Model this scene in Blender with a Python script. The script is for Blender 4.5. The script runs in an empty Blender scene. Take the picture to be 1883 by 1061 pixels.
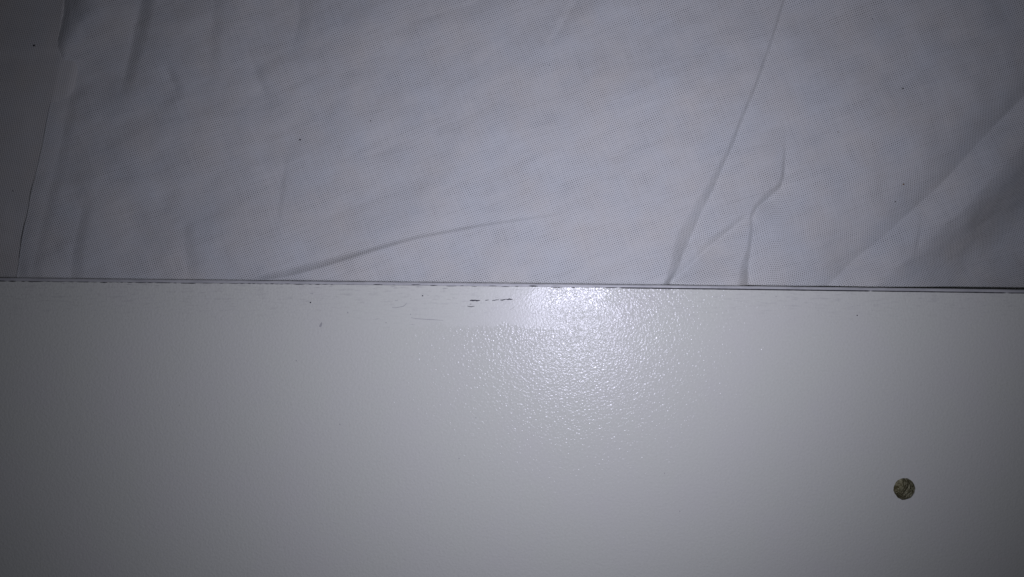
import bpy, bmesh, math, random
import numpy as np
from mathutils import Vector, noise as mnoise
from mathutils.geometry import tessellate_polygon

random.seed(7)
S = bpy.context.scene
COL = S.collection
MM = 0.001
PX = 0.00012                     # one photo pixel on the board's face, in metres (5 mm drill hole = 40 px)

def X(px): return (px - 941.5) * PX
def Y(py): return (530.5 - py) * PX

# ------------------------------------------------------------------ camera
CAM_H = 0.1757
cam_data = bpy.data.cameras.new("camera")
cam_data.lens = 28.0
cam_data.sensor_width = 36.0
cam_data.clip_start = 0.005
cam_data.clip_end = 20.0
cam = bpy.data.objects.new("camera", cam_data)
cam.location = (0, 0, CAM_H)
COL.objects.link(cam)
S.camera = cam

# ------------------------------------------------------------------ world: an almost unlit room
world = bpy.data.worlds.new("World")
S.world = world
world.use_nodes = True
bg = world.node_tree.nodes["Background"]
bg.inputs["Color"].default_value = (0.8, 0.85, 1.0, 1)
bg.inputs["Strength"].default_value = 0.012

# ------------------------------------------------------------------ the phone's flash beside the lens
FLASH = (X(1175), Y(622), CAM_H - 0.001)
FLASH_AIM = (X(1035), Y(475), 0.0)
FLASH_POWER = 0.87
BEAM = 6.0                       # the flash lens narrows its beam: cos^BEAM about the axis
ld = bpy.data.lights.new("flash", 'POINT')
ld.energy = FLASH_POWER
ld.shadow_soft_size = 0.0016
ld.use_nodes = True
lt = ld.node_tree
em = lt.nodes["Emission"]
em.inputs["Color"].default_value = (0.94, 0.938, 1.22, 1)
tc = lt.nodes.new("ShaderNodeTexCoord")
sep = lt.nodes.new("ShaderNodeSeparateXYZ")
lt.links.new(tc.outputs["Normal"], sep.inputs[0])
ab = lt.nodes.new("ShaderNodeMath"); ab.operation = 'ABSOLUTE'
lt.links.new(sep.outputs["Z"], ab.inputs[0])
pw = lt.nodes.new("ShaderNodeMath"); pw.operation = 'POWER'
lt.links.new(ab.outputs[0], pw.inputs[0]); pw.inputs[1].default_value = BEAM
# the lens also throws a wide, flat beam (16:9): a little less light above and below the axis
dv_ = lt.nodes.new("ShaderNodeMath"); dv_.operation = 'DIVIDE'
lt.links.new(sep.outputs["Y"], dv_.inputs[0]); lt.links.new(ab.outputs[0], dv_.inputs[1])
sq_ = lt.nodes.new("ShaderNodeMath"); sq_.operation = 'POWER'
da_ = lt.nodes.new("ShaderNodeMath"); da_.operation = 'ABSOLUTE'
lt.links.new(dv_.outputs[0], da_.inputs[0]); lt.links.new(da_.outputs[0], sq_.inputs[0]); sq_.inputs[1].default_value = 2.0
mk_ = lt.nodes.new("ShaderNodeMath"); mk_.operation = 'MULTIPLY'
lt.links.new(sq_.outputs[0], mk_.inputs[0]); mk_.inputs[1].default_value = -0.7
ex_ = lt.nodes.new("ShaderNodeMath"); ex_.operation = 'EXPONENT'
lt.links.new(mk_.outputs[0], ex_.inputs[0])
ml_ = lt.nodes.new("ShaderNodeMath"); ml_.operation = 'MULTIPLY'
lt.links.new(pw.outputs[0], ml_.inputs[0]); lt.links.new(ex_.outputs[0], ml_.inputs[1])
lt.links.new(ml_.outputs[0], em.inputs["Strength"])
flash = bpy.data.objects.new("flash", ld)
flash.location = FLASH
flash.rotation_euler = (Vector(FLASH_AIM) - Vector(FLASH)).to_track_quat('-Z', 'Y').to_euler()
COL.objects.link(flash)

S.view_settings.view_transform = 'Standard'
S.view_settings.look = 'None'
S.view_settings.exposure = 0.0
S.view_settings.gamma = 1.0
S.render.engine = 'CYCLES'
S.cycles.use_denoising = False
S.cycles.use_adaptive_sampling = False
S.cycles.max_bounces = 6
S.cycles.transparent_max_bounces = 12

# ------------------------------------------------------------------ helpers
def empty(name, label, cat, loc=(0, 0, 0)):
    o = bpy.data.objects.new(name, None)
    o.empty_display_size = 0.01
    o.location = loc
    COL.objects.link(o)
    o["label"] = label
    o["category"] = cat
    return o

def obj(name, verts, faces, mat, parent=None, smooth=False, label=None):
    me = bpy.data.meshes.new(name)
    me.from_pydata([tuple(v) for v in verts], [], [tuple(f) for f in faces])
    me.update()
    if smooth:
        me.polygons.foreach_set("use_smooth", [True] * len(me.polygons))
    me.materials.append(mat)
    o = bpy.data.objects.new(name, me)
    COL.objects.link(o)
    if parent:
        o.parent = parent
    if label:
        o["label"] = label
    return o

class NT:
    """small shorthand for node trees"""
    def __init__(self, name):
        self.m = bpy.data.materials.new(name)
        self.m.use_nodes = True
        self.t = self.m.node_tree
        self.bsdf = self.t.nodes["Principled BSDF"]
        self.out = self.t.nodes["Material Output"]
        tcn = self.t.nodes.new("ShaderNodeTexCoord")
        self.co = tcn.outputs["Object"]
    def put(self, sock, v):
        if isinstance(v, bpy.types.NodeSocket): self.t.links.new(v, sock)
        else: sock.default_value = v
    def math(self, op, a, b=None, c=None, clamp=False):
        n = self.t.nodes.new("ShaderNodeMath"); n.operation = op; n.use_clamp = clamp
        self.put(n.inputs[0], a)
        if b is not None: self.put(n.inputs[1], b)
        if c is not None: self.put(n.inputs[2], c)
        return n.outputs[0]
    def noise(self, vec, scale, detail=2.0, rough=0.5, color=False):
        n = self.t.nodes.new("ShaderNodeTexNoise")
        self.put(n.inputs["Vector"], vec)
        n.inputs["Scale"].default_value = scale
        n.inputs["Detail"].default_value = detail
        n.inputs["Roughness"].default_value = rough
        return n.outputs["Color" if color else "Fac"]
    def mapping(self, vec, scale=(1, 1, 1), rot=(0, 0, 0), loc=(0, 0, 0)):
        n = self.t.nodes.new("ShaderNodeMapping")
        self.put(n.inputs["Vector"], vec)
        n.inputs["Scale"].default_value = scale
        n.inputs["Rotation"].default_value = rot
        n.inputs["Location"].default_value = loc
        return n.outputs[0]
    def sep(self, vec):
        n = self.t.nodes.new("ShaderNodeSeparateXYZ"); self.put(n.inputs[0], vec)
        return n.outputs
    def range(self, v, a, b, c=0.0, d=1.0, smooth=False):
        n = self.t.nodes.new("ShaderNodeMapRange")
        n.interpolation_type = 'SMOOTHSTEP' if smooth else 'LINEAR'
        self.put(n.inputs[0], v)
        for i, q in enumerate((a, b, c, d)): self.put(n.inputs[i + 1], q)
        return n.outputs[0]
    def mix(self, f, a, b):
        n = self.t.nodes.new("ShaderNodeMix"); n.data_type = 'RGBA'
        self.put(n.inputs[0], f); self.put(n.inputs[6], a); self.put(n.inputs[7], b)
        return n.outputs[2]
    def bump(self, h, dist, strength=1.0, normal=None):
        n = self.t.nodes.new("ShaderNodeBump")
        self.put(n.inputs["Height"], h)
        n.inputs["Distance"].default_value = dist
        self.put(n.inputs["Strength"], strength)
        if normal is not None: self.put(n.inputs["Normal"], normal)
        return n.outputs[0]

def plain(name, col, rough=0.6, spec=0.5):
    k = NT(name)
    k.bsdf.inputs["Base Color"].default_value = (*col, 1)
    k.bsdf.inputs["Roughness"].default_value = rough
    k.bsdf.inputs["Specular IOR Level"].default_value = spec
    return k.m

# ------------------------------------------------------------------ materials
def laminate_material():
    k = NT("white_melamine")
    co = k.co
    x, y, z = k.sep(co)
    # embossed orange-peel grain of the melamine paper
    warp = k.noise(co, 700.0, 1.0, 0.5, True)
    wv = k.t.nodes.new("ShaderNodeVectorMath"); wv.operation = 'MULTIPLY_ADD'
    k.put(wv.inputs[0], warp); wv.inputs[1].default_value = (0.0004,) * 3; k.put(wv.inputs[2], co)
    n1 = k.noise(wv.outputs[0], 2200.0, 1.0, 0.45)
    n2 = k.noise(co, 4200.0, 1.0, 0.5)
    h = k.math('MULTIPLY_ADD', n2, 0.16, n1)
    # rubbed-smooth strip with glue residue just below the edge
    edge = k.noise(co, 150.0, 3.0, 0.6)
    ey = k.math('MULTIPLY_ADD', k.math('SUBTRACT', edge, 0.5), 0.0065, y)
    ex = k.math('MULTIPLY_ADD', k.math('SUBTRACT', edge, 0.5), 0.020, x)
    m_low = k.range(ey, Y(606), Y(596), 0, 1, True)
    m_x = k.math('MULTIPLY', k.range(ex, X(560), X(680), 0, 1, True), k.range(ex, X(1070), X(930), 0, 1, True))
    strip = k.math('MULTIPLY', m_low, m_x)
    crumb = k.math('MULTIPLY', m_low, k.math('MULTIPLY', k.range(ex, X(960), X(1010), 0, 1, True), k.range(ex, X(1150), X(1110), 0, 1, True)))
    amt = k.math('SUBTRACT', 1.0, k.math('MULTIPLY', strip, 0.86))
    amt = k.math('MULTIPLY_ADD', crumb, -0.25, amt)
    b1 = k.bump(h, 0.00008, amt)
    n3 = k.noise(co, 2600.0, 2.0, 0.6)
    b2 = k.bump(n3, 0.00005, k.math('MULTIPLY_ADD', crumb, 0.8, k.math('MULTIPLY', strip, 0.14)), b1)
    k.put(k.bsdf.inputs["Normal"], b2)
    # colour: off white, faint mottling and grubby film near the edge
    mott = k.noise(co, 1900.0, 2.0, 0.7)
    cloudy = k.noise(co, 55.0, 3.0, 0.6)
    c = k.mix(k.range(mott, 0.3, 0.7, 0, 1), (0.655, 0.671, 0.570, 1), (0.702, 0.718, 0.612, 1))
    c = k.mix(k.range(cloudy, 0.40, 0.72, 0, 0.3), c, (0.684, 0.662, 0.620, 1))
    hz = k.mapping(co, scale=(0.35, 2.2, 1))
    grub = k.noise(hz, 900.0, 4.0, 0.7)
    gm = k.math('MULTIPLY', k.range(y, Y(615), Y(540), 0, 1, True), k.range(grub, 0.52, 0.72, 0, 0.38))
    c = k.mix(gm, c, (0.36, 0.35, 0.34, 1))
    k.put(k.bsdf.inputs["Base Color"], c)
    k.put(k.bsdf.inputs["Roughness"], k.math('MULTIPLY_ADD', strip, 0.14, 0.175))
    k.put(k.bsdf.inputs["Specular IOR Level"], k.math('MULTIPLY_ADD', k.math('MULTIPLY', crumb, k.range(ey, Y(585), Y(540), 0.15, 1, True)), 0.13, k.math('MULTIPLY_ADD', strip, 0.12, 0.118)))
    return k.m

def edge_band_material():
    k = NT("white_edging")
    n = k.noise(k.mapping(k.co, scale=(0.2, 1, 1)), 900.0, 3.0, 0.6)
    c = k.mix(k.range(n, 0.35, 0.7), (0.53, 0.535, 0.50, 1), (0.40, 0.405, 0.385, 1))
    k.put(k.bsdf.inputs["Base Color"], c)
    k.bsdf.inputs["Roughness"].default_value = 0.5
    k.put(k.bsdf.inputs["Normal"], k.bump(k.noise(k.co, 1500.0, 2.0), 0.00004))
    return k.m

def chipboard_material():
    k = NT("chipboard")
    v = k.t.nodes.new("ShaderNodeTexVoronoi")
    k.put(v.inputs["Vector"], k.mapping(k.co, scale=(0.7, 1.0, 2.2)))
    v.inputs["Scale"].default_value = 1100.0
    n = k.noise(k.co, 2600.0, 4.0, 0.7)
    sepc = k.t.nodes.new("ShaderNodeSeparateColor"); k.put(sepc.inputs[0], v.outputs["Color"])
    f = k.math('MULTIPLY_ADD', k.math('SUBTRACT', n, 0.5), 1.5, sepc.outputs[0], clamp=True)
    c = k.mix(f, (0.13, 0.115, 0.05, 1), (0.58, 0.56, 0.35, 1))
    k.put(k.bsdf.inputs["Base Color"], c)
    k.bsdf.inputs["Roughness"].default_value = 0.85
    k.bsdf.inputs["Specular IOR Level"].default_value = 0.2
    k.put(k.bsdf.inputs["Normal"], k.bump(k.math('ADD', n, v.outputs["Distance"]), 0.0003))
    return k.m

PITCH = 0.00044
def cotton_material(name, angle, gap=1.0, tint=(0.618, 0.634, 0.596)):
    """open plain weave: round threads over and under, real gaps between them"""
    k = NT(name)
    uvn = k.t.nodes.new("ShaderNodeUVMap"); uvn.uv_map = "cloth"
    co = uvn.outputs[0]                               # metres along the cloth itself
    wob = k.noise(co, 260.0, 2.0, 0.5, True)
    wv = k.t.nodes.new("ShaderNodeVectorMath"); wv.operation = 'MULTIPLY_ADD'
    k.put(wv.inputs[0], wob); wv.inputs[1].default_value = (0.00035,) * 3; k.put(wv.inputs[2], co)
    wob2 = k.noise(wv.outputs[0], 45.0, 1.0, 0.5, True)
    wv2 = k.t.nodes.new("ShaderNodeVectorMath"); wv2.operation = 'MULTIPLY_ADD'
    k.put(wv2.inputs[0], wob2); wv2.inputs[1].default_value = (0.0014,) * 3; k.put(wv2.inputs[2], wv.outputs[0])
    r = k.mapping(wv2.outputs[0], rot=(0, 0, -angle), scale=(1 / PITCH, 1 / PITCH, 1))
    # mapping applies scale then rotation: threads run at `angle`
    u, v, w = k.sep(r)
    su = k.math('SINE', k.math('MULTIPLY', u, math.pi))
    sv = k.math('SINE', k.math('MULTIPLY', v, math.pi))
    s = k.math('MULTIPLY', su, sv)
    cu = k.math('ABSOLUTE', su)
    cv = k.math('ABSOLUTE', sv)
    # thread thickness differs from thread to thread (slubs along each one)
    slub_u = k.noise(k.mapping(r, scale=(1.0, 0.05, 1)), 0.9, 2.0, 0.6)
    slub_v = k.noise(k.mapping(r, scale=(0.05, 1.0, 1), loc=(31, 7, 0)), 0.9, 2.0, 0.6)
    dens = k.noise(k.mapping(r, scale=(0.07, 0.20, 1), loc=(3, 9, 0)), 0.6, 4.0, 0.62)
    base = k.range(dens, 0.3, 0.7, 0.36, 0.55)
    tu = k.math('MULTIPLY', k.math('MULTIPLY_ADD', k.math('SUBTRACT', slub_u, 0.5), 0.5, base), gap)
    tv = k.math('MULTIPLY', k.math('MULTIPLY_ADD', k.math('SUBTRACT', slub_v, 0.5), 0.62, base), gap)
    solid = k.math('MAXIMUM', k.math('GREATER_THAN', cu, tu), k.math('GREATER_THAN', cv, tv))
    hu = k.math('MULTIPLY', cu, k.math('MULTIPLY_ADD', s, 0.5, 0.6))
    hv = k.math('MULTIPLY', cv, k.math('MULTIPLY_ADD', s, -0.5, 0.6))
    h = k.math('MAXIMUM', hu, hv)
    fuzz = k.noise(co, 9000.0, 2.0, 0.6)
    h = k.math('MULTIPLY_ADD', fuzz, 0.25, h)
    k.put(k.bsdf.inputs["Normal"], k.bump(h, 0.00010, 0.8))
    shade = k.noise(co, 70.0, 3.0, 0.6)
    c = k.mix(k.range(shade, 0.35, 0.7), (tint[0] * 0.99, tint[1] * 1.0, tint[2] * 1.015, 1), (tint[0] * 1.03, tint[1] * 0.995, tint[2] * 0.955, 1))
    c2 = k.mix(k.range(slub_u, 0.35, 0.65, 0.0, 0.04), c, (0.42, 0.43, 0.42, 1))
    k.put(k.bsdf.inputs["Base Color"], c2)
    k.bsdf.inputs["Roughness"].default_value = 0.95
    k.bsdf.inputs["Specular IOR Level"].default_value = 0.12
    k.put(k.bsdf.inputs["Alpha"], solid)
    return k.m

M_LAM = laminate_material()
M_BAND = edge_band_material()
M_CHIP = chipboard_material()
M_GLUE = plain("dirty_glue", (0.06, 0.061, 0.062), 0.75, 0.2)
M_SCUFF = plain("black_scuff", (0.045, 0.046, 0.055), 0.6, 0.3)
M_FAINT = plain("grey_scratch", (0.43, 0.43, 0.40), 0.7, 0.2)
M_SPECK = plain("dark_speck", (0.03, 0.03, 0.032), 0.8, 0.2)
M_RUST = plain("brown_speck", (0.20, 0.13, 0.075), 0.8, 0.2)
M_COT = cotton_material("cotton_muslin", math.radians(20))
M_COT2 = cotton_material("cotton_muslin_lower", math.radians(-12), 0.72, (0.60, 0.60, 0.545))
M_BED = plain("grey_foam", (0.16, 0.155, 0.15), 0.95, 0.1)

# ------------------------------------------------------------------ setting
bz = -0.0188
g = obj("ground", [(-1.2, -1.2, bz), (1.2, -1.2, bz), (1.2, 1.2, bz), (-1.2, 1.2, bz)], [(0, 1, 2, 3)], M_BED)
g["kind"] = "structure"

# ------------------------------------------------------------------ laminate board
SEAM = [(-420, 512.5), (0, 517.3), (320, 519.9), (700, 524.4), (1180, 529.7), (1400, 532.6), (1883, 539.0), (2300, 545.5)]
sx = np.array([p[0] for p in SEAM], float); sy = np.array([p[1] for p in SEAM], float)
def seam_px(px):
    # smooth interpolation of the (slightly bowed) seam
    cf = np.polyfit(sx, sy, 3)
    return np.polyval(cf, px)

board = empty("laminate_board", "white embossed laminate board with dark seam along its edge and one drilled hole", "board")
NSEG = 120
pxs = np.linspace(-420, 2300, NSEG + 1)
top_edge = [(X(p), Y(float(seam_px(p)))) for p in pxs]
yb = Y(1480)
HX, HY, HR = X(1663), Y(899), 0.00238
# ragged drill hole outline
hole = []
NH = 56
for i in range(NH):
    a = 2 * math.pi * i / NH
    r = HR * (1 + 0.022 * mnoise.noise((math.cos(a) * 2.3, math.sin(a) * 2.3, 4.0)) * 2)
    r += HR * 0.06 * max(0, 1 - abs((a - math.radians(74)) / 0.16))      # chip at the top
    r += HR * 0.05 * max(0, 1 - abs((a - math.radians(2 if a < 3 else 362)) / 0.14))
    r += HR * 0.05 * max(0, 1 - abs((a - math.radians(258)) / 0.2))
    r += HR * 0.04 * max(0, 1 - abs((a - math.radians(187)) / 0.12))
    r += HR * random.uniform(-0.012, 0.012)
    hole.append((HX + r * math.cos(a), HY + r * math.sin(a)))

TH = 0.00022                     # melamine skin
def plate(outer, inner, z0, z1):
    """flat plate with one hole: outer and inner are lists of (x, y)"""
    n, m = len(outer), len(inner)
    tri = tessellate_polygon([[Vector((*p, 0)) for p in outer], [Vector((*p, 0)) for p in inner]])
    allp = outer + inner
    V = [(p[0], p[1], z1) for p in allp] + [(p[0], p[1], z0) for p in allp]
    N = n + m
    F = []
    for t in tri:
        a, b, c = [Vector(V[i]) for i in t]
        if (b - a).cross(c - a).z < 0: t = t[::-1]
        F.append(tuple(t)); F.append(tuple(i + N for i in t[::-1]))
    for i in range(n):
        j = (i + 1) % n
        F.append((i, j, j + N, i + N))
    for i in range(m):
        j = (i + 1) % m
        F.append((n + i, n + j, n + j + N, n + i + N))
    return V, F
outer = [(X(-420), yb), (X(2300), yb)] + top_edge[::-1]
V, F = plate(outer, hole, -TH, 0.0)
obj("face_panel", V, F, M_LAM, board, label="white orange-peel embossed melamine face with a rubbed smooth strip near the edge")
# chipboard core, its top just under the skin
outer_c = [(x, y - 0.00001) for x, y in outer]
big = [(HX + 0.0031 * math.cos(2 * math.pi * i / NH), HY + 0.0031 * math.sin(2 * math.pi * i / NH)) for i in range(NH)]
V, F = plate(outer_c, big, -0.018, -TH - 0.000004)
obj("core", V, F, M_CHIP, board)
# the drilled hole: crumbly chipboard wall and bottom
V, F = [], []
DEP, NR = 0.0056, 22
for j in range(NR):
    z = -TH - DEP * j / (NR - 1)
    for i in range(NH):
        a = 2 * math.pi * i / NH
        q = Vector((math.cos(a) * 3.2, math.sin(a) * 3.2, z / 0.0009))
        r = HR * 1.005 + 0.00016 * mnoise.noise(q) + 0.00010 * mnoise.noise(q * 2.7)
        if j == 0: r = HR * 1.03
        V.append((HX + r * math.cos(a), HY + r * math.sin(a), z))
for j in range(NR - 1):
    for i in range(NH):
        k2 = (i + 1) % NH
        F.append((j * NH + i, (j + 1) * NH + i, (j + 1) * NH + k2, j * NH + k2))
base = (NR - 1) * NH
prev = [base + i for i in range(NH)]
for rr in (0.75, 0.5, 0.25):
    cur = []
    for i in range(NH):
        a = 2 * math.pi * i / NH
        V.append((HX + HR * rr * math.cos(a), HY + HR * rr * math.sin(a),
                  -TH - DEP + 0.0004 * mnoise.noise((math.cos(a) * rr * 5, math.sin(a) * rr * 5, 2))))
        cur.append(len(V) - 1)
    for i in range(NH):
        k2 = (i + 1) % NH
        F.append((prev[i], cur[i], cur[k2], prev[k2]))
    prev = cur
F.append(tuple(prev))
obj("drill_hole", V, F, M_CHIP, board, label="small round drilled hole showing brown chipboard inside")

# edging strip: rounded over at the outside
BAND = 0.00078
prof = [(0.00004, -0.018), (0.00004, -0.00006)]
for i in range(9):
    a = math.pi / 2 * i / 8
    prof.append((BAND - 0.00035 + 0.00035 * math.sin(a), -0.00006 - 0.00035 + 0.00035 * math.cos(a)))
prof.append((BAND, -0.018))
V, F = [], []
P = len(prof)
for q, (x, y) in enumerate(top_edge):
    wv_ = 0.00003 * mnoise.noise((x * 300, 0, 0))
    for (dy, z) in prof:
        V.append((x, y + dy + (wv_ if dy > 0.0001 else 0), z))
for q in range(NSEG):
    for i in range(P):
        j = (i + 1) % P
        F.append((q * P + i, q * P + j, (q + 1) * P + j, (q + 1) * P + i))
F.append(tuple(range(P))[::-1]); F.append(tuple(NSEG * P + i for i in range(P)))
obj("edge_band", V, F, M_BAND, board, label="thin pale rounded edging strip along the board's edge")

# dark dirty glue line in the seam: broken dashes at left, worn off in the middle, solid at right
V, F = [], []
def ribbon_piece(x0, x1, w, dy=0.0, jit=0.3, z=0.000018, fn=None):
    n = max(4, int((x1 - x0) / 4))
    b = len(V)
    for i in range(n + 1):
        t = i / n
        px = x0 + (x1 - x0) * t
        py = (float(seam_px(px)) if fn is None else fn(px)) + dy + jit * 0.6 * mnoise.noise((px * 0.06, 3, x0))
        e = min(1, min(t, 1 - t) * (x1 - x0) / 5.0)
        hw = 0.5 * w * (0.25 + 0.75 * e) * (1 + jit * mnoise.noise((px * 0.11, 8, x0)))
        V.append((X(px), Y(py - hw), z)); V.append((X(px), Y(py + hw), z))
    for i in range(n):
        F.append((b + 2 * i + 1, b + 2 * i + 3, b + 2 * i + 2, b + 2 * i))
p = -400.0
rs = random.Random(3)
while p < 600:
    L = rs.choice((7, 9, 12, 18, 26, 34)) * rs.uniform(0.7, 1.2)
    ribbon_piece(p, p + L, rs.uniform(0.9, 1.9), rs.uniform(-0.3, 0.3), 0.45)
    p += L + rs.choice((1, 2, 3, 4, 7)) * rs.uniform(0.6, 1.5)
while p < 1120:
    L = rs.uniform(5, 22)
    ribbon_piece(p, p + L, rs.uniform(0.7, 1.9), rs.uniform(-2.2, 0.6), 0.6)
    p += L + rs.uniform(6, 34)
ribbon_piece(1112, 1136, 1.7, 0, 0.3)
ribbon_piece(1139, 1600, 2.4, 0, 0.25)
ribbon_piece(1601, 1850, 2.0, 0, 0.25)
ribbon_piece(1852, 2290, 1.7, 0, 0.3)
obj("seam_line", V, F, M_GLUE, board, label="dark broken glue line between the face and the edging")

# faint fuzzy dirt along the seam
V, F = [], []
for i in range(45):
    c = rs.choice((rs.uniform(0, 1880), rs.uniform(480, 1100)))
    ribbon_piece(c, c + rs.uniform(3, 14), rs.uniform(0.5, 1.2), rs.choice((rs.uniform(-6, -1), rs.uniform(1, 7))), 0.7, 0.000014)
V = [(x, y, z if y < Y(float(seam_px(x / PX + 941.5))) else -0.00004) for x, y, z in V]
sd = obj("seam_dirt", V, F, M_FAINT, board); sd["kind"] = "stuff"

def stroke(pts, ws, z=0.00002):
    """irregular flat mark: pts in photo pixels, ws widths"""
    V, F = [], []
    n = len(pts)
    for i, ((px, py), w) in enumerate(zip(pts, ws)):
        a = pts[max(0, i - 1)]; b = pts[min(n - 1, i + 1)]
        tx, ty = b[0] - a[0], b[1] - a[1]
        L = math.hypot(tx, ty) or 1
        nx, ny = -ty / L * w / 2, tx / L * w / 2
        V += [(X(px + nx), Y(py + ny), z), (X(px - nx), Y(py - ny), z)]
    for i in range(n - 1):
        F.append((2 * i, 2 * i + 2, 2 * i + 3, 2 * i + 1))
    return V, F
def strokes(name, lst, mat, label=None, parent=board):
    V, F = [], []
    for pts, ws in lst:
        v, f = stroke(pts, ws)
        b = len(V); V += v; F += [tuple(i + b for i in q) for q in f]
    return obj(name, V, F, mat, parent, label=label)
strokes("scuff_mark", [
    ([(864, 552.7), (867, 552.2), (870, 552.6), (874, 552.2), (877, 553), (880, 552.6), (883, 552.2)], [1.2, 2.6, 2.8, 2.2, 2.6, 2.0, 0.6]),
    ([(892, 552.4), (895, 552), (899, 551.4)], [0.5, 1.5, 0.5]),
    ([(905, 552.4), (909, 552.2), (913, 551.4), (918, 551.2)], [0.8, 1.5, 1.2, 0.7]),
    ([(920, 551.6), (924, 551.8), (927, 551), (930, 550.3), (934, 550.6), (937, 550), (940, 550.6), (943, 550.2)], [1.4, 2.0, 1.8, 1.0, 2.0, 2.6, 2.0, 0.4])],
    M_SCUFF, "black dashed scuff below the seam")
strokes("scratch", [
    ([(859, 562.6), (863, 563.8), (868, 564), (873, 563)], [0.6, 1.2, 1.3, 0.5]),
    ([(864, 559.5), (867, 558.8)], [0.8, 0.7])], M_SCUFF)
strokes("scratch", [
    ([(721, 565.5), (728, 566), (735, 564.5), (742, 563), (746, 560), (748, 557)], [0.7, 1.1, 1.0, 1.2, 1.0, 0.5]),
    ([(726, 552), (732, 553)], [0.7, 0.8])], M_FAINT, "faint curved grey scratch")
strokes("scratch", [
    ([(756, 584), (765, 586), (775, 586.6), (788, 587.4), (800, 588), (815, 589.2)], [0.6, 1.1, 1.0, 1.2, 1.0, 0.5])], M_FAINT)
strokes("scuff_mark", [
    ([(588, 601), (590, 598), (591, 595), (592, 592.5)], [3.0, 4.4, 3.0, 1.0]),
    ([(570, 540), (576, 540)], [0.8, 1.1]), ([(639, 574), (640.6, 576)], [2.4, 1.6])], M_FAINT, "small grey smudge left of the scuff")
for (px, py, r) in [(545, 663, 1.1), (625, 780, 1.1), (875, 768, 1.0), (777, 544, 1.3), (787, 543, 0.9), (755, 578, 1.0), (710, 593, 1.0),
                    (844, 843, 1.1), (1222, 870, 1.1), (571, 556, 1.4), (1576, 580, 1.3), (1427, 545, 1.1), (1250, 940, 1.0), (330, 745, 1.0)]:
    n = 9
    V = [(X(px + r * math.cos(2 * math.pi * i / n) * rs.uniform(0.7, 1.25)), Y(py + r * math.sin(2 * math.pi * i / n) * rs.uniform(0.7, 1.3)), 0.00002) for i in range(n)]
    obj("speck", V, [tuple(range(n))[::-1]], M_SCUFF if r > 1.25 else M_FAINT, board)

# hair-fine scratches and rub marks in the smooth strip
lst = []
for i in range(12):
    cx, cy = rs.uniform(560, 1010), rs.uniform(536, 603)
    L = rs.uniform(3, 16); a = rs.gauss(0.0, 0.28)
    n = 4
    lst.append(([(cx + L * (q / n - .5) * math.cos(a), cy + L * (q / n - .5) * math.sin(a) + rs.uniform(-.5, .5)) for q in range(n + 1)],
                [0.2, rs.uniform(.3, .6), rs.uniform(.3, .7), rs.uniform(.3, .6), 0.2]))
fs = strokes("fine_scratches", lst, M_FAINT); fs["kind"] = "stuff"

# ------------------------------------------------------------------ cotton sheet
ZC = -0.0007
KZ = CAM_H / (CAM_H - ZC)
def to_px(x, y):
    return 941.5 + x / PX * KZ, 530.5 - y / PX * KZ

def crease(px, py, pts, rec, slope, side=1, mode='valley'):
    """pts: (px, py, width px[, strength]). The shaded ramp of width w lies on `side` of the line (1: to the right of travel).
    valley: ramp eases off the cloth and ends sharply in the line; ridge: sharp ridge at the line, ramp eases into the cloth."""
    A = np.array([(q[0], q[1]) for q in pts], float)
    W = np.array([q[2] for q in pts], float)
    K = np.array([q[3] if len(q) > 3 else 1.0 for q in pts], float)
    best = np.full(px.shape, 1e9); sd = np.zeros(px.shape)
    dists = []; ws_ = []; ks_ = []
    for i in range(len(A) - 1):
        d = A[i + 1] - A[i]; L2 = d @ d
        t = np.clip(((px - A[i, 0]) * d[0] + (py - A[i, 1]) * d[1]) / L2, 0, 1)
        dx = px - (A[i, 0] + t * d[0]); dy = py - (A[i, 1] + t * d[1])
        dist = np.hypot(dx, dy)
        cr = d[0] * dy - d[1] * dx             # >0: right of travel in image coordinates
        m = dist < best
        best = np.where(m, dist, best)
        sd = np.where(m, np.sign(cr) * dist, sd)
        dists.append(dist); ws_.append(W[i] + t * (W[i + 1] - W[i])); ks_.append(K[i] + t * (K[i + 1] - K[i]))
    den = 0; ww = 0; kk = 0
    for dist, w_, k_ in zip(dists, ws_, ks_):
        e = np.exp(-np.minimum((dist - best) / (3 + 0.35 * best), 60))
        den = den + e; ww = ww + e * w_; kk = kk + e * k_
    ww = ww / den; kk = kk / den
    s = sd * side                              # ramp where s in [0, w]
    D = slope * ww * kk / 1.3                  # in px
    tt = np.clip(s / ww, 0, 1)
    if mode == 'valley':
        z = np.where(s >= 0, -D * (1 - tt) ** 1.3, -D * np.exp(s / (rec * ww)))
    elif mode == 'soft':
        z = np.where(s >= 0, -D * (1 - sstep(-0.15, 1, tt)), -D * np.exp(s / (rec * ww)))
    else:
        z = np.where(s >= 0, D * (1 - tt) ** 1.6, D * np.exp(s / (rec * ww)))
    return z * PX

def sstep(a, b, v):
    t = np.clip((v - a) / (b - a), 0, 1)
    return t * t * (3 - 2 * t)

def vnoise(x, y, sc, seed):
    """smooth value noise on arrays, sc = cell size"""
    r = np.random.RandomState(seed).rand(64, 64) * 2 - 1
    u, v = x / sc + 17.3, y / sc + 9.1
    i, j = np.floor(u).astype(int), np.floor(v).astype(int)
    fu, fv = u - i, v - j
    fu = fu * fu * fu * (fu * (fu * 6 - 15) + 10); fv = fv * fv * fv * (fv * (fv * 6 - 15) + 10)
    g_ = lambda a, b: r[a % 64, b % 64]
    return (g_(i, j) * (1 - fu) + g_(i + 1, j) * fu) * (1 - fv) + (g_(i, j + 1) * (1 - fu) + g_(i + 1, j + 1) * fu) * fv

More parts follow.
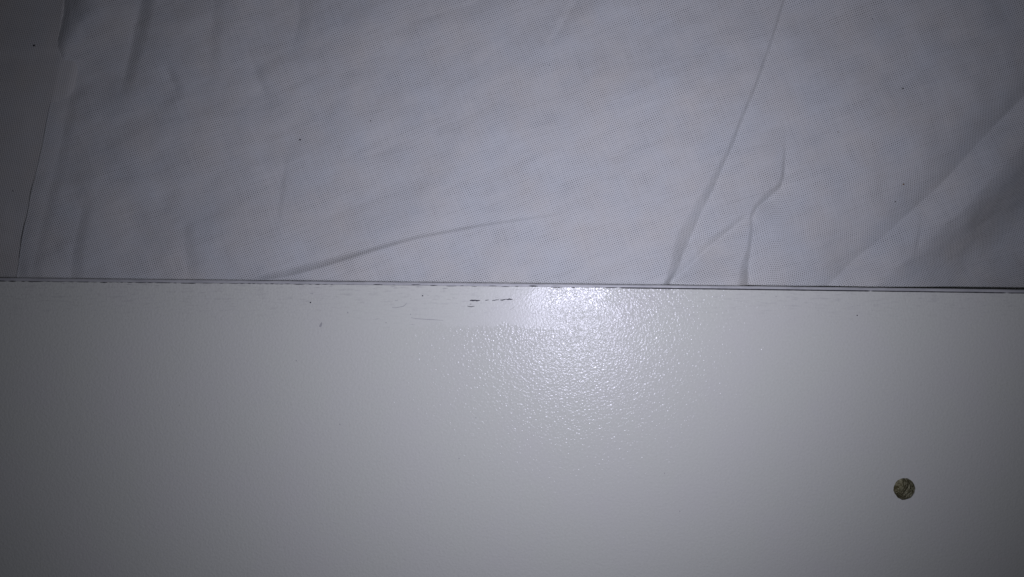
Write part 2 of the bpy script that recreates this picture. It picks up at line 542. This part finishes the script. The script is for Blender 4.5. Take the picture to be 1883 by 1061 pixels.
FOLD = [(104, -420), (104, -60), (105, 0), (107, 50), (111, 98), (104, 135), (96, 180), (80, 260), (62, 345), (45, 430), (31, 512), (20, 560)]
fy = np.array([q[1] for q in FOLD], float); fx = np.array([q[0] for q in FOLD], float)
def fold_x(py): return np.interp(py, fy, fx)

# the seam's outer edge in px of the cloth plane
def edge_y(x):
    px = x / PX + 941.5
    return (530.5 - np.polyval(np.polyfit(sx, sy, 3), px)) * PX + BAND

def cloth_height(px, py):
    z = np.zeros(px.shape)
    # long straight crease, upper right, opening into a ribbed pleat at the board
    z += crease(px, py, [(1452, -120, 7), (1445, 0, 7), (1420, 80, 7), (1392, 160, 8), (1365, 225, 9), (1347, 275, 10), (1335, 300, 12), (1319, 340, 18),
                         (1293, 393, 24), (1273, 441, 32), (1251, 491, 22), (1232, 523, 14), (1215, 570, 12)], 2.6, 0.95)
    # broken zigzag crease
    z += crease(px, py, [(1446, 235, 2, 0), (1447, 290, 6, .8), (1446, 325, 8), (1440, 345, 14), (1418, 364, 16), (1396, 382, 10), (1388, 400, 8), (1389, 420, 8),
                         (1386, 452, 12), (1382, 495, 22), (1383, 530, 28), (1383, 580, 28)], 2.4, 1.1)
    z += crease(px, py, [(1392, 384, 10, 0), (1371, 402, 12, .7), (1349, 421, 13), (1310, 454, 15), (1278, 484, 15), (1245, 512, 14), (1225, 535, 14)], 3.0, 1.05)
    # faint upward continuation of the zigzag
    z += crease(px, py, [(1448, 325, 14, .8), (1500, 290, 20, .6), (1580, 225, 26, .5), (1680, 140, 30, .5), (1790, 70, 30, .3), (1883, 10, 30, 0)], 3.0, 0.4)
    # crease rising from the board edge, left of centre
    z += crease(px, py, [(470, 524, 12), (497, 515, 14), (531, 510, 17), (562, 502, 18), (599, 492, 17), (638, 480, 14), (684, 465, 11), (735, 450, 10), (769, 440, 8),
                         (833, 427, 6.5), (884, 417, 6), (956, 407, 5.5, .8), (1017, 397, 5, .4), (1062, 380, 5, 0)], 3.0, 0.88, -1, 'ridge')
    z += crease(px, py, [(700, 540, 30, .7), (690, 500, 26, .6), (660, 470, 22, 0)], 2.0, 0.25, -1)
    # small crease at the top
    z += crease(px, py, [(1075, -40, 8), (1058, 0, 8), (1040, 30, 7), (1022, 62, 6, .9), (1004, 86, 5, 0)], 4.0, 0.85)
    # soft folds at the left
    z += crease(px, py, [(275, -120, 34), (258, -10, 34), (243, 60, 32), (228, 135, 26, .7), (215, 190, 24, 0)], 1.3, 0.323, -1, 'soft')
    z += crease(px, py, [(160, 340, 20, 0), (150, 390, 24, .8), (138, 450, 26), (128, 520, 28), (120, 580, 28)], 1.5, 0.221, -1, 'soft')
    z += crease(px, py, [(148, 100, 20, 0), (128, 180, 22, .7), (112, 260, 22), (92, 350, 22), (72, 440, 22), (58, 520, 22), (50, 560, 22)], 1.2, 0.111, -1, 'soft')
    z += crease(px, py, [(300, 120, 16, 0), (312, 142, 18, 1), (322, 160, 18, .8), (334, 185, 14, 0)], 1.5, 0.340, -1, 'soft')
    z += crease(px, py, [(452, 100, 16, 0), (468, 130, 20, .8), (482, 165, 20, .9), (510, 198, 18, 0)], 1.5, 0.340, -1, 'soft')
    z += crease(px, py, [(400, -60, 26), (392, 40, 24, .7), (385, 130, 22, .3), (380, 170, 22, 0)], 1.8, 0.221, -1, 'soft')
    z += crease(px, py, [(546, -60, 30, .7), (548, 30, 26, .6), (530, 120, 20, 0)], 1.8, 0.36, -1)
    z += crease(px, py, [(528, 270, 8, 0), (518, 330, 11, .8), (512, 390, 11, .6), (510, 420, 10, 0)], 2.5, 0.272, -1, 'soft')
    z += crease(px, py, [(322, 370, 20, 0), (338, 420, 24, .8), (344, 480, 24, .7), (345, 540, 24, .5)], 1.8, 0.221, -1, 'soft')
    z += crease(px, py, [(700, 60, 30, 0), (760, 40, 30, .7), (860, 10, 30, .7), (960, -40, 30, .7)], 2.0, 0.18, 1)
    z += crease(px, py, [(600, 320, 16, 0), (720, 270, 18, .7), (860, 215, 20, .7), (960, 160, 20, 0)], 2.5, 0.16, 1)
    z += crease(px, py, [(860, 340, 14, 0), (1000, 280, 16, .7), (1100, 240, 14, 0)], 2.5, 0.16, 1)
    z += crease(px, py, [(1085, 250, 12, 0), (1110, 275, 16, .8), (1145, 300, 12, 0)], 2.0, 0.24, 1)
    # big soft roll at the right
    A = np.array([(1500, 562), (1535, 525), (1590, 474), (1645, 428), (1740, 343), (1800, 278), (1883, 192), (1990, 80), (2200, -130)], float)
    best = np.full(px.shape, 1e9); sd = np.zeros(px.shape)
    for i in range(len(A) - 1):
        d = A[i + 1] - A[i]
        t = np.clip(((px - A[i, 0]) * d[0] + (py - A[i, 1]) * d[1]) / (d @ d), 0, 1)
        dx = px - (A[i, 0] + t * d[0]); dy = py - (A[i, 1] + t * d[1])
        dist = np.hypot(dx, dy); cr = d[0] * dy - d[1] * dx
        m = dist < best
        best = np.where(m, dist, best); sd = np.where(m, np.sign(cr) * dist, sd)
    s = sd
    upr = 0.9 + 0.1 * sstep(480, 250, py)
    rise = np.where(s < 0, -36 * np.exp(np.minimum(s, 0) / 56.0), -36 + np.minimum(np.maximum(s, 0), 60) * 0.22) * upr
    gs = np.arange(-100, 1400, 2.0)
    gi = np.interp(gs, [30, 95, 150, 215, 290, 420], [0, 0.84, 0.64, 0.14, 0.0, 0.0])
    fall = np.interp(s, gs, np.cumsum(gi) * 2.0) * (1 - 0.5 * np.exp(-np.clip(530 - py, 0, None) / 55.0))
    z += (rise - fall) * PX
    # corner swell at the far right bottom
    z += crease(px, py, [(1770, 560, 80, .8), (1830, 500, 80, .8), (1900, 440, 80, .6), (1960, 380, 80, .5)], 1.2, 0.12, -1)
    # small lighter pleat on the roll
    z += crease(px, py, [(1712, 380, 6, 0), (1708, 420, 8, .9), (1702, 450, 8, .8), (1698, 475, 6, 0)], 2.0, 0.40, 1)
    # general slackness
    z += (vnoise((px * .94 - py * .34) * .5, px * .34 + py * .94, 95, 5) * 6 + vnoise((px * .94 - py * .34) * .45, px * .34 + py * .94, 38, 6) * 1.6 + vnoise(px, py, 75, 4) * 1.8
          + vnoise(px + 0.4 * py, py, 24, 8) * 0.5 + vnoise(px * 1.2 - py * .5, py * .8 + px * .3, 52, 9) * 1.3) * PX
    return z

sheet = empty("bed_sheet", "wrinkled white open-weave cotton sheet tucked against the board's edge", "sheet", (0, 0, 0))

def grid_mesh(name, PXY, Z, mat, uvs, parent, label):
    ny, nx = Z.shape
    co = np.stack([PXY[0], PXY[1], Z], -1).reshape(-1, 3)
    idx = np.arange(ny * nx).reshape(ny, nx)
    q = np.stack([idx[:-1, :-1], idx[:-1, 1:], idx[1:, 1:], idx[1:, :-1]], -1).reshape(-1, 4)
    me = bpy.data.meshes.new(name)
    me.vertices.add(len(co)); me.vertices.foreach_set("co", co.ravel())
    me.loops.add(q.size); me.loops.foreach_set("vertex_index", q.ravel())
    me.polygons.add(len(q)); me.polygons.foreach_set("loop_start", np.arange(0, q.size, 4))
    me.polygons.foreach_set("loop_total", np.full(len(q), 4))
    me.update(calc_edges=True)
    me.polygons.foreach_set("use_smooth", np.ones(len(q), bool))
    ul = me.uv_layers.new(name="cloth")
    uv = np.stack(uvs, -1).reshape(-1, 2)[q.ravel()]
    ul.data.foreach_set("uv", uv.ravel())
    me.materials.append(mat)
    o = bpy.data.objects.new(name, me)
    COL.objects.link(o); o.parent = parent; o["label"] = label
    return o

# ---- upper layer: columns run from the fold edge (rolled under) to the right
YTOP = 0.098
rows = np.concatenate([np.array([0.0, 0.00015, 0.0003, 0.00045, 0.0006]), np.arange(0.0009, YTOP, 0.00034)])
XR = 0.150
ncol = 760
def make_upper():
    r_ = 0.0004
    back = np.linspace(0.009, 0.0, 7)                  # hem turned under
    arc = np.linspace(-math.pi / 2, math.pi / 2, 9)    # round the fold
    tcol = np.linspace(0, 1, ncol)
    ny = len(rows)
    nb, na = len(back), len(arc)
    PXm = np.zeros((ny, nb + na + ncol)); PYm = np.zeros_like(PXm); Zm = np.zeros_like(PXm); U = np.zeros_like(PXm); Vv = np.zeros_like(PXm)
    # rows measured from the board's edge, per column
    py_guess = 530.5 - (rows + 0.0012) / PX
    fx_row = fold_x(py_guess)
    dive_row = 1 - sstep(70, 112, py_guess)
    x0 = (fx_row - 941.5) * PX / KZ - dive_row * 0.006
    xs = x0[:, None] + (XR - x0[:, None]) * tcol[None, :] ** 1.0
    ys = edge_y(xs) + 0.00006 + rows[:, None]
    ppx, ppy = to_px(xs, ys)
    z = ZC + cloth_height(ppx, ppy)
    dpx = ppx - fold_x(ppy)
    dive = 1 - sstep(85, 118, ppy)
    wd = 6 + 80 * (np.clip(114 - ppy, 0, 300) / 114.0) ** 1.35
    td = np.minimum(dpx / wd, 1.0)
    z -= 0.27 * wd * PX * np.where(td > 0, (1 - td) ** 2, 1 - 2 * np.maximum(td, -0.8)) * sstep(128, 100, ppy)
    # lip at the fold hangs down a little
    z -= (1 - dive) * np.exp(-np.clip(dpx, 0, None) / 22.0) * 0.0004
    # tuck down beside the edging
    d = rows[:, None]
    z -= np.exp(-(d / 0.00014)) * 0.00025
    z = np.minimum(z, 0.0016)
    Zm[:, nb + na:] = z; PXm[:, nb + na:] = xs; PYm[:, nb + na:] = ys
    zc = z[:, :1] - r_
    for a, th in enumerate(arc):
        PXm[:, nb + a] = xs[:, 0] - r_ * math.cos(th)
        Zm[:, nb + a] = zc[:, 0] + r_ * math.sin(th)
        PYm[:, nb + a] = ys[:, 0]
    for b, t in enumerate(back):
        PXm[:, b] = xs[:, 0] + t
        Zm[:, b] = zc[:, 0] - r_ - 0.0001 * t / 0.009
        PYm[:, b] = ys[:, 0]
    # cloth coordinates: arc length along each row
    ds = np.hypot(np.diff(PXm, axis=1), np.diff(Zm, axis=1))
    arcl = np.concatenate([np.zeros((ny, 1)), np.cumsum(ds, 1)], 1)
    mid = np.argmin(abs(PXm[ny // 2]))
    U = PXm[:, mid:mid + 1] + arcl - arcl[:, mid:mid + 1]
    dv = np.hypot(np.diff(PYm, axis=0), np.diff(Zm, axis=0))
    Vv = np.concatenate([np.zeros((1, PXm.shape[1])), np.cumsum(dv, 0)], 0)
    Vv -= Vv[len(rows) // 2][None, :]
    return (PXm, PYm), Zm, (U, Vv)
P2, Z2, UV2 = make_upper()
grid_mesh("top_layer", P2, Z2, M_COT, UV2, sheet, "wrinkled upper layer of white cotton with creases and a soft roll at right")

# ---- lower layer: shows left of the fold
xs1 = np.arange(-0.150, -0.086, 0.0004)
rows1 = np.concatenate([np.array([0.0, 0.0003, 0.0006]), np.arange(0.001, YTOP, 0.0005)])
XX, RR = np.meshgrid(xs1, rows1)
YY = edge_y(XX) + 0.00006 + RR
ppx, ppy = to_px(XX, YY)
d = ppx - fold_x(ppy)
dv = 1 - sstep(84, 110, ppy)
wl = 80 * (np.clip(114 - ppy, 0, 300) / 114.0) ** 1.35 * np.exp(np.minimum(d, 0) / 160.0)
ZZ = -0.00125 - 0.255 * wl * PX + np.clip(d, -170, 0) * PX * 0.14 + vnoise(ppx, ppy, 90, 11) * 2 * PX + vnoise(ppx, ppy, 40, 12) * 0.6 * PX
ZZ += dv * 0.0004 - dv * np.clip(d, 0, 60) * PX * 0.9
ZZ -= (1 - dv) * sstep(20, 60, d) * 0.0010
ZZ -= np.exp(-RR / 0.00016) * 0.0005
dyv = np.concatenate([np.zeros((1, XX.shape[1])), np.cumsum(np.hypot(np.diff(YY, axis=0), np.diff(ZZ, axis=0)), 0)], 0)
grid_mesh("lower_layer", (XX, YY), ZZ, M_COT2, (XX, dyv), sheet, "darker lower layer of the cotton left of the fold")

# ---- specks caught in the weave
dg = bpy.context.evaluated_depsgraph_get()
def cloth_z(px, py):
    x, y = X(px), Y(py)
    o0 = Vector((0, 0, CAM_H)); d0 = (Vector((x, y, 0)) - o0).normalized()
    bpy.context.view_layer.update()
    hit, loc, nor, *_ = S.ray_cast(bpy.context.evaluated_depsgraph_get(), o0 + d0 * 0.1, d0)
    return loc
for (px, py, r, mat) in [(63, 84, 2.2, M_SPECK), (552, 257, 2.0, M_SPECK), (681.5, 222.5, 1.3, M_SPECK), (1660, 163, 1.5, M_SPECK), (1646, 371, 1.5, M_SPECK),
                         (1661, 339, 1.9, M_RUST), (1541, 243, 1.1, M_RUST), (24, 351, 1.2, M_SPECK), (1604, 35, 1.1, M_SPECK), (1010, 120, 0.9, M_SPECK)]:
    c = cloth_z(px, py)
    n = 8
    bm = bmesh.new()
    bmesh.ops.create_icosphere(bm, subdivisions=1, radius=r * PX)
    for v in bm.verts:
        v.co.x *= rs.uniform(0.7, 1.3); v.co.y *= rs.uniform(0.7, 1.2); v.co.z *= 0.45
        v.co += c + Vector((0, 0, 0.00004))
    me = bpy.data.meshes.new("lint_speck"); bm.to_mesh(me); bm.free()
    me.materials.append(mat)
    o = bpy.data.objects.new("lint_speck", me); COL.objects.link(o); o.parent = sheet
